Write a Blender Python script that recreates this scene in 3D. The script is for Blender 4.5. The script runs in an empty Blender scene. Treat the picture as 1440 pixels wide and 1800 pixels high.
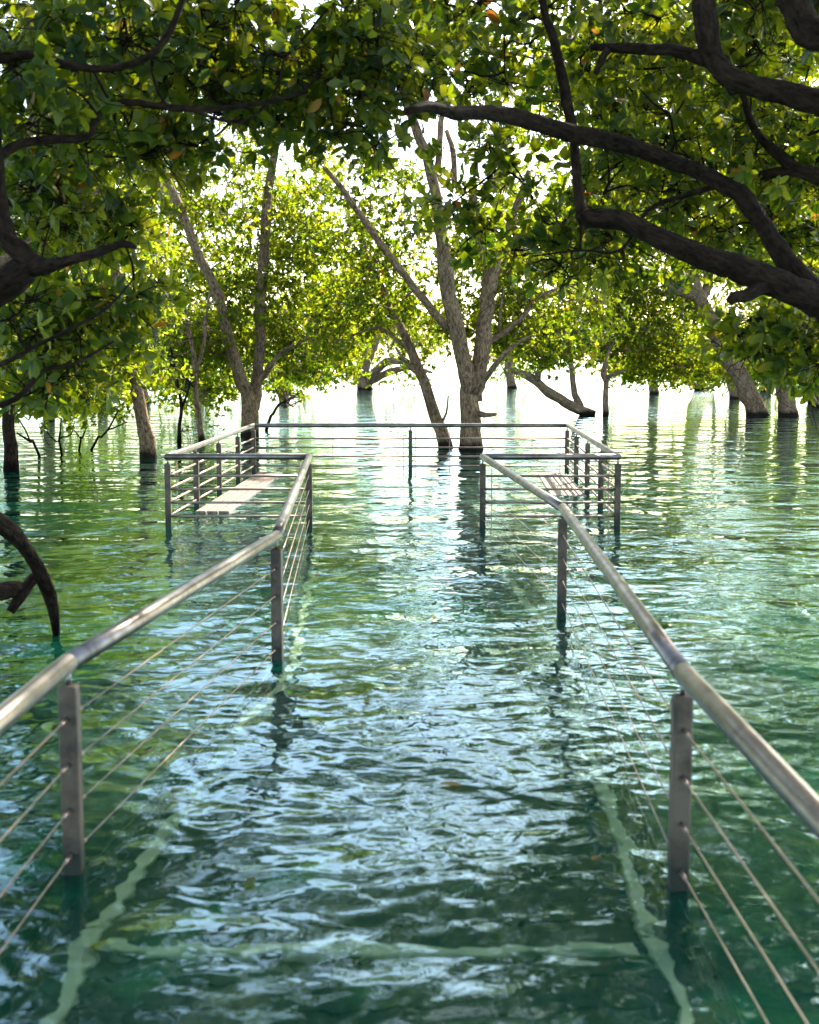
import bpy, math, random
import numpy as np
from mathutils import Vector, kdtree

sc = bpy.context.scene
COL = sc.collection
F, H = 2300.0, 1.25
PITCH = math.atan(268 / 2300)
CP, SP = math.cos(PITCH), math.sin(PITCH)
DECK = -0.45
BED = -1.5
WL = -.04          # water level

# ------------------------------------------------------------- placing helpers
def ray(px, py):
    u = (px - 720) / F; v = -(py - 900) / F
    return np.array([u, CP + v * SP, -SP + v * CP])
def at(px, py, Y):
    d = ray(px, py)
    return np.array([0, 0, H]) + d * (Y / d[1])
def on(px, py, z=0.0):
    d = ray(px, py)
    return np.array([0, 0, H]) + d * ((z - H) / d[2])

# ------------------------------------------------------------- materials
def new_mat(name):
    m = bpy.data.materials.new(name); m.use_nodes = True
    nt = m.node_tree; nt.nodes.clear()
    out = nt.nodes.new('ShaderNodeOutputMaterial')
    return m, nt, out
def N(nt, t, **kw):
    n = nt.nodes.new(t)
    for k, v in kw.items():
        if k in n.inputs: n.inputs[k].default_value = v
        else: setattr(n, k, v)
    return n
def ramp(nt, stops, interp='LINEAR'):
    r = nt.nodes.new('ShaderNodeValToRGB'); cr = r.color_ramp; cr.interpolation = interp
    while len(cr.elements) < len(stops): cr.elements.new(0.5)
    for e, (p, c) in zip(cr.elements, stops):
        e.position = p; e.color = (*c, 1)
    return r

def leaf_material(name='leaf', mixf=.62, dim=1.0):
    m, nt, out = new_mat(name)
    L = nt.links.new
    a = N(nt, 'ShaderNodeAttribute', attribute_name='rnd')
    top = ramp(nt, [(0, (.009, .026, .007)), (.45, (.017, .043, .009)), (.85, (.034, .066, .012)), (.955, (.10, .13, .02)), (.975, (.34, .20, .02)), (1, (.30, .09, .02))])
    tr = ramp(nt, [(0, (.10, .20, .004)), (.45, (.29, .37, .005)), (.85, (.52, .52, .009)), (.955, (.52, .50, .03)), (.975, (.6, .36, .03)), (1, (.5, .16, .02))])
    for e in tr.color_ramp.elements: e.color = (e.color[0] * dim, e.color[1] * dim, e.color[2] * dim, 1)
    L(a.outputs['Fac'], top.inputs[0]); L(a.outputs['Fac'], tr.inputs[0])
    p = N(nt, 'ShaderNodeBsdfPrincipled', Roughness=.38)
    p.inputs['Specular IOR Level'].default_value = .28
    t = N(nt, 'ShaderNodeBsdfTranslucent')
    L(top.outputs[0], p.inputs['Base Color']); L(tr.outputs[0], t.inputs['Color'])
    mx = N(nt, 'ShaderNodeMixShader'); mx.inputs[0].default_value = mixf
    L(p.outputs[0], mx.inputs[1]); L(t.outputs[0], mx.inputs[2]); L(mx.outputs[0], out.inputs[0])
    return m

def bark_material(name, dark, light, wet=True):
    m, nt, out = new_mat(name)
    L = nt.links.new
    a = N(nt, 'ShaderNodeAttribute', attribute_name='bark')
    n1 = N(nt, 'ShaderNodeTexNoise', Scale=42.0, Detail=7.0, Roughness=.68); L(a.outputs['Vector'], n1.inputs['Vector'])
    n2 = N(nt, 'ShaderNodeTexNoise', Scale=8.0, Detail=5.0, Roughness=.65); L(a.outputs['Vector'], n2.inputs['Vector'])
    v = N(nt, 'ShaderNodeTexVoronoi', Scale=30.0, feature='DISTANCE_TO_EDGE')
    L(a.outputs['Vector'], v.inputs['Vector'])
    r1 = ramp(nt, [(.32, dark), (.66, light)]); L(n1.outputs[0], r1.inputs[0])
    mx = N(nt, 'ShaderNodeMix', data_type='RGBA'); mx.blend_type = 'MULTIPLY'
    mx.inputs[0].default_value = .8
    r2 = ramp(nt, [(.3, (.45, .43, .40)), (.7, (1.25, 1.2, 1.15))]); L(n2.outputs[0], r2.inputs[0])
    L(r1.outputs[0], mx.inputs[6]); L(r2.outputs[0], mx.inputs[7])
    # damp tide mark on the bark
    g = N(nt, 'ShaderNodeNewGeometry'); sx = N(nt, 'ShaderNodeSeparateXYZ'); L(g.outputs['Position'], sx.inputs[0])
    mr = N(nt, 'ShaderNodeMapRange'); mr.inputs[1].default_value = .10; mr.inputs[2].default_value = .18
    ad = N(nt, 'ShaderNodeMath', operation='MULTIPLY_ADD'); ad.inputs[1].default_value = .16; L(n2.outputs[0], ad.inputs[0]); L(sx.outputs['Z'], ad.inputs[2])
    L(ad.outputs[0], mr.inputs[0])
    wm = N(nt, 'ShaderNodeMix', data_type='RGBA'); L(mr.outputs[0], wm.inputs[0])
    wm.inputs[6].default_value = (dark[0]*.75, dark[1]*.8, dark[2]*.7, 1); L(mx.outputs[2], wm.inputs[7])
    p = N(nt, 'ShaderNodeBsdfPrincipled', Roughness=.85)
    p.inputs['Specular IOR Level'].default_value = .08
    L(wm.outputs[2], p.inputs['Base Color'])
    b1 = N(nt, 'ShaderNodeBump', Strength=1.0, Distance=.03); L(n1.outputs[0], b1.inputs['Height'])
    b2 = N(nt, 'ShaderNodeBump', Strength=1.0, Distance=.02); L(v.outputs['Distance'], b2.inputs['Height']); L(b1.outputs[0], b2.inputs['Normal'])
    L(b2.outputs[0], p.inputs['Normal']); L(p.outputs[0], out.inputs[0])
    return m

def steel_material(name, col, rough, metal, dirt, tide=False):
    m, nt, out = new_mat(name)
    L = nt.links.new
    tc = N(nt, 'ShaderNodeTexCoord')
    n1 = N(nt, 'ShaderNodeTexNoise', Scale=9.0, Detail=7.0, Roughness=.68); L(tc.outputs['Object'], n1.inputs['Vector'])
    n2 = N(nt, 'ShaderNodeTexNoise', Scale=160.0, Detail=2.0); L(tc.outputs['Object'], n2.inputs['Vector'])
    r = ramp(nt, [(.35, dirt), (.62, col)]); L(n1.outputs[0], r.inputs[0])
    rr = N(nt, 'ShaderNodeMapRange'); rr.inputs[3].default_value = rough + .22; rr.inputs[4].default_value = rough - .06; L(n1.outputs[0], rr.inputs[0])
    p = N(nt, 'ShaderNodeBsdfPrincipled', Metallic=metal)
    src = r.outputs[0]
    if tide:      # algae tide stain left on the posts
        g = N(nt, 'ShaderNodeNewGeometry'); sx = N(nt, 'ShaderNodeSeparateXYZ'); L(g.outputs['Position'], sx.inputs[0])
        n3 = N(nt, 'ShaderNodeTexNoise', Scale=38.0, Detail=4.0); L(tc.outputs['Object'], n3.inputs['Vector'])
        ad = N(nt, 'ShaderNodeMath', operation='MULTIPLY_ADD'); ad.inputs[1].default_value = -.12; L(n3.outputs[0], ad.inputs[0]); L(sx.outputs['Z'], ad.inputs[2])
        mr = N(nt, 'ShaderNodeMapRange'); mr.inputs[1].default_value = -.06; mr.inputs[2].default_value = .02; L(ad.outputs[0], mr.inputs[0])
        mc = N(nt, 'ShaderNodeMix', data_type='RGBA'); L(mr.outputs[0], mc.inputs[0]); mc.inputs[6].default_value = (.018, .022, .010, 1); L(src, mc.inputs[7]); src = mc.outputs[2]
    L(src, p.inputs['Base Color']); L(rr.outputs[0], p.inputs['Roughness'])
    b = N(nt, 'ShaderNodeBump', Strength=.12, Distance=.002); L(n2.outputs[0], b.inputs['Height']); L(b.outputs[0], p.inputs['Normal'])
    L(p.outputs[0], out.inputs[0])
    return m

def matte(name, c1, c2, scale=8, rough=.8, stretch=(1, 1, 1)):
    m, nt, out = new_mat(name)
    L = nt.links.new
    tc = N(nt, 'ShaderNodeTexCoord'); mp = N(nt, 'ShaderNodeMapping'); mp.inputs['Scale'].default_value = stretch
    L(tc.outputs['Object'], mp.inputs[0])
    n = N(nt, 'ShaderNodeTexNoise', Scale=float(scale), Detail=6.0, Roughness=.65); L(mp.outputs[0], n.inputs['Vector'])
    r = ramp(nt, [(.3, c1), (.7, c2)]); L(n.outputs[0], r.inputs[0])
    p = N(nt, 'ShaderNodeBsdfPrincipled', Roughness=rough); L(r.outputs[0], p.inputs['Base Color'])
    b = N(nt, 'ShaderNodeBump', Strength=.4, Distance=.01); L(n.outputs[0], b.inputs['Height']); L(b.outputs[0], p.inputs['Normal'])
    L(p.outputs[0], out.inputs[0])
    return m

def water_material():
    m, nt, out = new_mat('water')
    L = nt.links.new
    tc = N(nt, 'ShaderNodeNewGeometry')
    mp = N(nt, 'ShaderNodeMapping'); mp.inputs['Scale'].default_value = (.85, 1, 1); L(tc.outputs['Position'], mp.inputs[0])
    n1 = N(nt, 'ShaderNodeTexNoise', Scale=5.0, Detail=2.0, Roughness=.5, Distortion=.6); L(mp.outputs[0], n1.inputs['Vector'])
    n2 = N(nt, 'ShaderNodeTexNoise', Scale=17.0, Detail=1.0, Roughness=.45, Distortion=.7); L(mp.outputs[0], n2.inputs['Vector'])
    n0 = N(nt, 'ShaderNodeTexNoise', Scale=1.5, Detail=1.0, Roughness=.5, Distortion=.4); L(mp.outputs[0], n0.inputs['Vector'])
    b0 = N(nt, 'ShaderNodeBump', Strength=1.0, Distance=WB0); L(n0.outputs[0], b0.inputs['Height'])
    b1 = N(nt, 'ShaderNodeBump', Strength=1.0, Distance=WB1); L(n1.outputs[0], b1.inputs['Height']); L(b0.outputs[0], b1.inputs['Normal'])
    b2 = N(nt, 'ShaderNodeBump', Strength=1.0, Distance=WB2); L(n2.outputs[0], b2.inputs['Height']); L(b1.outputs[0], b2.inputs['Normal'])
    fr = N(nt, 'ShaderNodeFresnel', IOR=1.34); L(b2.outputs[0], fr.inputs['Normal'])
    fm = N(nt, 'ShaderNodeMath', operation='MULTIPLY_ADD', use_clamp=True); fm.inputs[1].default_value = 1.4; fm.inputs[2].default_value = .0
    L(fr.outputs[0], fm.inputs[0])
    gl = N(nt, 'ShaderNodeBsdfGlossy', Roughness=.01); gl.inputs['Color'].default_value = (.70, .94, 1, 1); L(b2.outputs[0], gl.inputs['Normal'])
    rf = N(nt, 'ShaderNodeBsdfRefraction', Roughness=.0, IOR=1.33); rf.inputs['Color'].default_value = (.80, .95, .84, 1); L(b2.outputs[0], rf.inputs['Normal'])
    big = N(nt, 'ShaderNodeTexNoise', Scale=.16, Detail=3.0); L(tc.outputs['Position'], big.inputs['Vector'])
    r = ramp(nt, [(.35, (.000, .19, .085)), (.65, (.000, .27, .165))]); L(big.outputs[0], r.inputs[0])
    df = N(nt, 'ShaderNodeBsdfDiffuse'); L(r.outputs[0], df.inputs['Color'])
    tb = N(nt, 'ShaderNodeMixShader'); tb.inputs[0].default_value = TURB; L(rf.outputs[0], tb.inputs[1]); L(df.outputs[0], tb.inputs[2])
    mx = N(nt, 'ShaderNodeMixShader'); L(fm.outputs[0], mx.inputs[0]); L(tb.outputs[0], mx.inputs[1]); L(gl.outputs[0], mx.inputs[2])
    L(mx.outputs[0], out.inputs[0])
    return m
WB0, WB1, WB2, TURB = .052, .012, .0014, .10

M_LEAF = leaf_material()
M_LEAF_SHADE = leaf_material('shaded_leaf', .50, .80)  # same leaf dimmed: shade of the near canopy put into its colour
M_BARK = bark_material('bark_brown', (.03, .02, .014), (.50, .33, .20))
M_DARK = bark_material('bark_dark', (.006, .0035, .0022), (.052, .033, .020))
M_RAIL = steel_material('steel_rail', (.29, .255, .22), .26, .95, (.14, .115, .09))
M_POST = steel_material('steel_post', (.125, .090, .055), .5, .15, (.040, .026, .014), True)
M_WIRE = steel_material('steel_wire', (.34, .26, .20), .32, .9, (.20, .14, .10))
M_HOLE = matte('hole_dark', (.01, .01, .01), (.02, .02, .02))  # flat dark colour standing in for the shade inside the cable holes
M_DECK = matte('wet_timber', (.010, .016, .010), (.035, .042, .022), 5, .6, (6, .8, 1))
M_PALE = matte('pale_kerb', (.50, .48, .30), (.76, .72, .48), 7, .6)
M_BENCH = matte('pale_timber', (.10, .065, .042), (.32, .225, .15), 9, .7, (5, .6, 1))
M_BED = matte('silt', (.004, .020, .012), (.012, .045, .026), 1.2, .95)
M_WATER = water_material()

# ------------------------------------------------------------- mesh helpers
def make_mesh(name, V, loops, starts, mats, smooth=True, mat_idx=None, fattr=None, vvec=None):
    me = bpy.data.meshes.new(name)
    V = np.asarray(V, np.float32)
    me.vertices.add(len(V)); me.vertices.foreach_set('co', V.ravel())
    loops = np.asarray(loops, np.int32); starts = np.asarray(starts, np.int32)
    me.loops.add(len(loops)); me.loops.foreach_set('vertex_index', loops)
    me.polygons.add(len(starts)); me.polygons.foreach_set('loop_start', starts)
    me.polygons.foreach_set('use_smooth', np.full(len(starts), smooth))
    for m in mats: me.materials.append(m)
    if mat_idx is not None: me.polygons.foreach_set('material_index', np.asarray(mat_idx, np.int32))
    me.update(calc_edges=True); 
    if fattr is not None:
        a = me.attributes.new('rnd', 'FLOAT', 'FACE'); a.data.foreach_set('value', np.asarray(fattr, np.float32))
    if vvec is not None:
        a = me.attributes.new('bark', 'FLOAT_VECTOR', 'POINT'); a.data.foreach_set('vector', np.asarray(vvec, np.float32).ravel())
    me.validate()
    return me

class MB:
    """collects polygons"""
    def __init__(s): s.V = []; s.n = 0; s.L = []; s.S = []; s.ln = 0; s.MI = []; s.R = []; s.B = []
    def add(s, V, faces, mi=0, rnd=.5, bark=None):
        V = np.asarray(V, float)
        s.V.append(V); s.B.append(V if bark is None else bark)
        for f in faces:
            s.S.append(np.array([s.ln])); s.L.append(np.asarray(f) + s.n); s.ln += len(f)
            s.MI.append(np.array([mi])); s.R.append(np.array([rnd]))
        s.n += len(V)
    def add_bulk(s, V, F_, size, mi=0, rnd=None, bark=None):
        """F_: (k,size) face index array"""
        s.V.append(V); s.B.append(V if bark is None else bark)
        k = len(F_)
        s.L.append((F_ + s.n).ravel()); s.S.append(s.ln + np.arange(k) * size); s.ln += k * size
        s.MI.append(np.full(k, mi)); s.R.append(np.full(k, .5) if rnd is None else rnd)
        s.n += len(V)
    def box(s, c, size, ux=(1, 0, 0), uy=(0, 1, 0), uz=(0, 0, 1), bev=0.0):
        c = np.asarray(c, float); ux, uy, uz = map(lambda a: np.asarray(a, float), (ux, uy, uz))
        hx, hy, hz = np.asarray(size) / 2
        if bev <= 0:
            P = [(x, y, z) for z in (-hz, hz) for x, y in ((-hx, -hy), (hx, -hy), (hx, hy), (-hx, hy))]
            V = [c + ux * a + uy * b + uz * d for a, b, d in P]
            s.add(V, [(3, 2, 1, 0), (4, 5, 6, 7), (0, 1, 5, 4), (1, 2, 6, 5), (2, 3, 7, 6), (3, 0, 4, 7)])
        else:
            ring = lambda ix, iy: [(-ix + 0, -iy)] 
            def oct_(b):
                x, y = hx - b, hy - b
                q = bev
                return [(-x + q, -y), (x - q, -y), (x, -y + q), (x, y - q), (x - q, y), (-x + q, y), (-x, y - q), (-x, -y + q)]
            V = []
            for z, b in ((-hz, bev * .8), (-hz + bev, 0), (hz - bev, 0), (hz, bev * .8)):
                for (a, d) in oct_(b): V.append(c + ux * a + uy * d + uz * z)
            fs = [tuple(range(7, -1, -1)), tuple(range(24, 32))]
            for k in range(3):
                for i in range(8):
                    j = (i + 1) % 8
                    fs.append((k * 8 + i, k * 8 + j, k * 8 + 8 + j, k * 8 + 8 + i))
            s.add(V, fs)
    def build(s, name, mats, parent=None, origin=(0, 0, 0), smooth=True, leafy=False, bark=False):
        V = np.concatenate(s.V) - np.asarray(origin)
        me = make_mesh(name, V, np.concatenate(s.L), np.concatenate(s.S), mats, smooth, np.concatenate(s.MI),
                       np.concatenate(s.R) if leafy else None, np.concatenate(s.B) if bark else None)
        o = bpy.data.objects.new(name, me); COL.objects.link(o)
        if parent is not None: o.parent = parent
        else: o.location = origin
        return o

def tag(o, label=None, cat=None, group=None, kind=None):
    if label: o['label'] = label
    if cat: o['category'] = cat
    if group: o['group'] = group
    if kind: o['kind'] = kind
    return o
def empty(name, loc, label=None, cat=None, group=None, kind=None):
    o = bpy.data.objects.new(name, None); COL.objects.link(o); o.location = loc; o.empty_display_size = .1
    return tag(o, label, cat, group, kind)

def resample(P, R, step):
    """Catmull-Rom through P"""
    P = np.asarray(P, float); R = np.asarray(R, float)
    if len(P) < 3:
        n = max(2, int(np.linalg.norm(P[1] - P[0]) / step))
        t = np.linspace(0, 1, n + 1)[:, None]
        return P[0] * (1 - t) + P[1] * t, R[0] * (1 - t[:, 0]) + R[1] * t[:, 0]
    Q = np.vstack([2 * P[0] - P[1], P, 2 * P[-1] - P[-2]])
    out = []; ro = []
    for i in range(1, len(Q) - 2):
        n = max(2, int(np.linalg.norm(Q[i + 1] - Q[i]) / step))
        t = np.linspace(0, 1, n, endpoint=False)[:, None]
        a, b, c, d = Q[i - 1], Q[i], Q[i + 1], Q[i + 2]
        out.append(.5 * (2 * b + (c - a) * t + (2 * a - 5 * b + 4 * c - d) * t ** 2 + (3 * b - a - 3 * c + d) * t ** 3))
        ro.append(R[i - 1] * (1 - t[:, 0]) + R[i] * t[:, 0])
    out.append(P[-1:]); ro.append(R[-1:])
    return np.vstack(out), np.concatenate(ro)

def tube(mb, P, R, sides=12, rough=0.0, rng=None, mi=0, step=None, cap=True):
    if step: P, R = resample(P, R, step)
    P = np.asarray(P, float); R = np.asarray(R, float)
    n = len(P)
    T = np.gradient(P, axis=0); T /= np.linalg.norm(T, axis=1)[:, None] + 1e-9
    u = np.cross(T[0], [0, 0, 1.0])
    if np.linalg.norm(u) < .2: u = np.cross(T[0], [0, 1.0, 0])
    u /= np.linalg.norm(u)
    ang = np.linspace(0, 2 * np.pi, sides, endpoint=False)
    V = np.empty((n, sides, 3)); B = np.empty((n, sides, 3))
    s = np.concatenate([[0], np.cumsum(np.linalg.norm(np.diff(P, axis=0), axis=1))])
    off = (rng.uniform(0, 50) if rng is not None else 0)
    if rough and rng is not None:
        ph = rng.uniform(0, 6.28, 12)
        lump = np.ones((n, sides))
        for k, (fa, fs, am) in enumerate([(1, 3.1, .5), (2, 2.3, .6), (3, 4.7, .45), (2, 9.0, .35), (4, 7.0, .35), (5, 14.0, .25)]):
            lump += rough * am * np.sin(fa * ang[None, :] + ph[k]) * np.sin(fs * s[:, None] + ph[k + 6])
        lump += rough * .12 * rng.standard_normal((n, sides))
    else: lump = np.ones((n, sides))
    for i in range(n):
        u = u - T[i] * np.dot(u, T[i]); u /= np.linalg.norm(u) + 1e-9
        w = np.cross(T[i], u)
        r = R[i] * lump[i]
        V[i] = P[i] + np.outer(np.cos(ang) * r, u) + np.outer(np.sin(ang) * r, w)
        B[i, :, 0] = np.cos(ang) * R[i] + off; B[i, :, 1] = np.sin(ang) * R[i]; B[i, :, 2] = s[i] * .42
    i, j = np.meshgrid(np.arange(n - 1), np.arange(sides), indexing='ij')
    j2 = (j + 1) % sides
    Fq = np.stack([i * sides + j, i * sides + j2, (i + 1) * sides + j2, (i + 1) * sides + j], -1).reshape(-1, 4)
    base = mb.n
    mb.add_bulk(V.reshape(-1, 3), Fq, 4, mi, None, B.reshape(-1, 3))
    if cap:
        for k in (0, n - 1):
            idx = np.arange(sides) + base + k * sides
            if k == 0: idx = idx[::-1]
            mb.L.append(idx); mb.S.append(np.array([mb.ln])); mb.ln += sides
            mb.MI.append(np.array([mi])); mb.R.append(np.array([.5]))

# leaf templates: (along, side, up) ; faces as quads (degenerate-free) and tris
def unit(a): return a / (np.linalg.norm(a, axis=-1, keepdims=True) + 1e-9)
def leaves(mb, C, A, L, k, rng, fine, spread=(.6, 1.35), rbase=None):
    """rosettes at C (n,3), pointing along A, each of k leaves of length L (n,)"""
    n = len(C)
    C = np.repeat(C, k, 0); A = np.repeat(unit(A), k, 0); L = np.repeat(L, k) * rng.uniform(.42, 1.2, n * k)
    ph = np.tile(np.arange(k) * 2.4, n) + np.repeat(rng.uniform(0, 6.28, n), k) + rng.normal(0, .35, n * k)
    ref = unit(np.cross(A, rng.standard_normal(A.shape)))
    ref = np.repeat(ref[::k], k, 0); ref = unit(ref - A * np.sum(ref * A, 1, keepdims=True))
    w = np.cross(A, ref)
    R_ = ref * np.cos(ph)[:, None] + w * np.sin(ph)[:, None]
    th = rng.uniform(spread[0], spread[1], n * k)[:, None]
    D = unit(A * np.cos(th) + R_ * np.sin(th) + np.array([0, 0, -.12]))
    Nn = unit(A * np.sin(th) - R_ * np.cos(th) + rng.normal(0, .38, D.shape))
    Sd = unit(np.cross(D, Nn)); Nn = np.cross(Sd, D)
    if fine:
        a = [0, .10, .30, .58, .84, 1.0, .30, .58, .84, .30, .58, .84]
        sd = [0, 0, 0, 0, 0, 0, .15, .225, .15, -.15, -.225, -.15]
        up = [0, .0, .01, .0, -.04, -.10, .045, .055, .0, .045, .055, .0]
        quads = [(2, 6, 7, 3), (3, 7, 8, 4), (9, 2, 3, 10), (10, 3, 4, 11)]
        tris = [(1, 6, 2), (4, 8, 5), (1, 2, 9), (4, 5, 11), (0, 6, 1), (0, 1, 9)]
        tris = [(1, 6, 2), (4, 8, 5), (1, 2, 9), (4, 5, 11)]
        a[0] = .0
    else:
        a = [0, .35, .75, 1.0, .75, .35]
        sd = [0, .22, .20, 0, -.20, -.22]
        up = [0, .03, .02, -.08, .02, .03]
        quads = [(0, 1, 2, 3), (3, 4, 5, 0)]; tris = []
    a = np.array(a); sd = np.array(sd); up = np.array(up); m = len(a)
    wd = rng.uniform(.8, 1.2, n * k)[:, None]
    curl = rng.normal(0, .10, n * k)[:, None]
    V = (C[:, None] + D[:, None] * (a * L[:, None])[..., None] + Sd[:, None] * (sd * wd * L[:, None])[..., None]
         + Nn[:, None] * ((up + curl * a ** 2) * L[:, None])[..., None])
    V = V.reshape(-1, 3)
    rn = rng.beta(2.2, 2.4, n * k) * .94
    if rbase is not None: rn = np.clip(rn + np.repeat(rbase, k), 0, .95)
    odd = rng.random(n * k) < .012
    rn[odd] = rng.uniform(.96, 1, odd.sum())
    off = (np.arange(n * k) * m)
    Q = (off[:, None, None] + np.array(quads)[None]).reshape(-1, 4)
    base = mb.n
    mb.add_bulk(V, Q, 4, 0, np.repeat(rn, len(quads)))
    if tris:
        T = (off[:, None, None] + np.array(tris)[None]).reshape(-1, 3) + base
        kk = len(T)
        mb.L.append(T.ravel()); mb.S.append(mb.ln + np.arange(kk) * 3); mb.ln += kk * 3
        mb.MI.append(np.zeros(kk, int)); mb.R.append(np.repeat(rn, len(tris)))

def twig(mb, a, b, r0, r1, rng, sag=.12, sides=5, n=5):
    a = np.asarray(a); b = np.asarray(b); d = b - a; l = np.linalg.norm(d)
    t = np.linspace(0, 1, n)[:, None]
    bend = rng.normal(0, sag * l, 3); bend2 = rng.normal(0, sag * .6 * l, 3)
    P = a + d * t + bend * (t * (1 - t) * 2) + bend2 * np.sin(t * np.pi * 2) * .5
    R = r0 * (1 - t[:, 0]) + r1 * t[:, 0]
    tube(mb, P, R, sides, mi=1, cap=False)
    return P

def crown(name, parent, origin, skel, blobs, rng, fine, leaf=.09, k=7, clumpR=.42, ros=13, twr=.008, mbark=None, flat=.62, maxlen=2.5):
    """blobs: (px,py,Y, rx_px, ry_px, rY_m, clumps) or ('w', x,y,z, rx,ry,rz, clumps)"""
    mb = MB(); cen = []
    for b in blobs:
        if b[0] == 'w':  # world-space clumps, mostly unseen foliage added to block sun and sky
            c = np.array(b[1:4]); r = np.array(b[4:7]); nc = b[7]
        else:
            Yb = b[2] + (0 if fine else .055 * b[2]); Yb += .55 if fine else 0; c = at(b[0], b[1], Yb); s = Yb / F
            r = np.array([b[3] * s, b[5], b[4] * s]); nc = b[6]
        q = unit(rng.standard_normal((nc, 3))) * (rng.random((nc, 1)) ** .40)
        cen.append(c + q * r)
    cen = np.vstack(cen)
    cen = cen[cen[:, 2] > .35]
    nodes = [p for p in skel]
    kd = kdtree.KDTree(len(nodes)); [kd.insert(p, i) for i, p in enumerate(nodes)]; kd.balance()
    d0 = np.array([kd.find(c)[2] for c in cen]); order = np.argsort(d0)
    RC = []; RA = []; RL = []; RB = []
    for cnt, idx in enumerate(order):
        c = cen[idx]
        if cnt % 12 == 0 and cnt:
            kd = kdtree.KDTree(len(nodes)); [kd.insert(p, i) for i, p in enumerate(nodes)]; kd.balance()
        co, _, dist = kd.find(c); co = np.array(co)
        r0 = twr * (1 + .9 * min(dist, 2)); 
        if dist < maxlen:
            P = twig(mb, co, c, r0, twr * .6, rng, .14, 5 if fine else 4, 6 if fine else 4)
            nodes.extend(list(P[2:]))
        else: nodes.append(c)
        nr = max(3, int(rng.normal(ros, ros * .3)))
        q = unit(rng.standard_normal((nr, 3))) * (rng.random((nr, 1)) ** .45)
        q[:, 2] *= flat
        R = clumpR * rng.uniform(.65, 1.25)
        rc = c + q * R
        out = rc - co
        ax = unit(q * 1.0 + unit(out) * .35 + np.array([0, 0, .25]) + rng.normal(0, .28, q.shape))
        if fine:
            for q_ in range(2):
                e_ = c + rng.normal(0, .2, 3) + np.array([0, 0, -.08]); twig(mb, c, e_, twr * .5, twr * .16, rng, .25, 4, 6)
            for p in rc: twig(mb, c, p, twr * .55, twr * .28, rng, .16, 4, 5)
        elif nr > 4:
            for p in rc[::3]: twig(mb, c, p, twr * .5, twr * .25, rng, .16, 3, 3)
        RC.append(rc); RA.append(ax); RL.append(np.full(nr, leaf)); RB.append(np.full(nr, rng.normal(0, .14)))
    RC = np.vstack(RC); RA = np.vstack(RA)
    ok = RC[:, 2] > .06
    leaves(mb, RC[ok], RA[ok], np.concatenate(RL)[ok], k, rng, fine, rbase=np.concatenate(RB)[ok])
    return mb.build(name, [M_LEAF_SHADE if fine else M_LEAF, mbark or M_DARK], parent, origin, leafy=True, bark=True)

THIN = .78
def tree(label, stems, blobs, seed, cat='tree', name='mangrove_tree', fine=False, bark=None, group=None, root=True, step=.12, rough=.10, **kw):
    """stems: lists of (px,py,Y,r_px); the first one stands in the water"""
    rng = np.random.default_rng(seed)
    bark = bark or M_BARK
    base = None; skel = []; objs = []
    conv = []
    for si, st in enumerate(stems):
        P = np.array([at(a, b, Y) for a, b, Y, r in st]); R = np.array([r * Y / F for a, b, Y, r in st]) * (THIN if fine else 1)
        if si == 0 and root:
            d = P[1] - P[0]; d = d / max(d[2], .05) if d[2] > .05 else np.array([0, 0, 1.0])
            d = d * .5 + np.array([0, 0, .5]) * 1.0; d /= d[2]
            low = P[0] + d * (BED - .1 - P[0][2])
            P = np.vstack([low, P]); R = np.concatenate([[R[0] * 1.25], R])
        conv.append((P, R))
    base = np.array([conv[0][0][0][0], conv[0][0][0][1], BED])
    e = empty(name, base, label, cat, group)
    for si, (P, R) in enumerate(conv):
        mb = MB()
        PP, RR = resample(P, R, step)
        if si == 0 and root: RR = RR * (1 + .22 * np.exp(-np.maximum(PP[:, 2] + .1, 0) / .18))
        w = rng.normal(0, 1, PP.shape); w = np.cumsum(w, 0) * .0; 
        jit = rng.normal(0, .06, PP.shape) * RR[:, None]; PP = PP + jit
        tube(mb, PP, RR, 16 if RR.max() * F / P[0][1] > 12 else 9, rough, rng)
        mb.build('trunk' if si == 0 else 'branch', [bark], e, base, bark=True)
        skel.extend(list(PP[PP[:, 2] > (1.0 if si == 0 else .4)]))
    if not skel: skel = [conv[0][0][-1]]
    if blobs: crown('crown', e, base, skel, blobs, rng, fine, mbark=bark, **kw)
    return e

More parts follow.
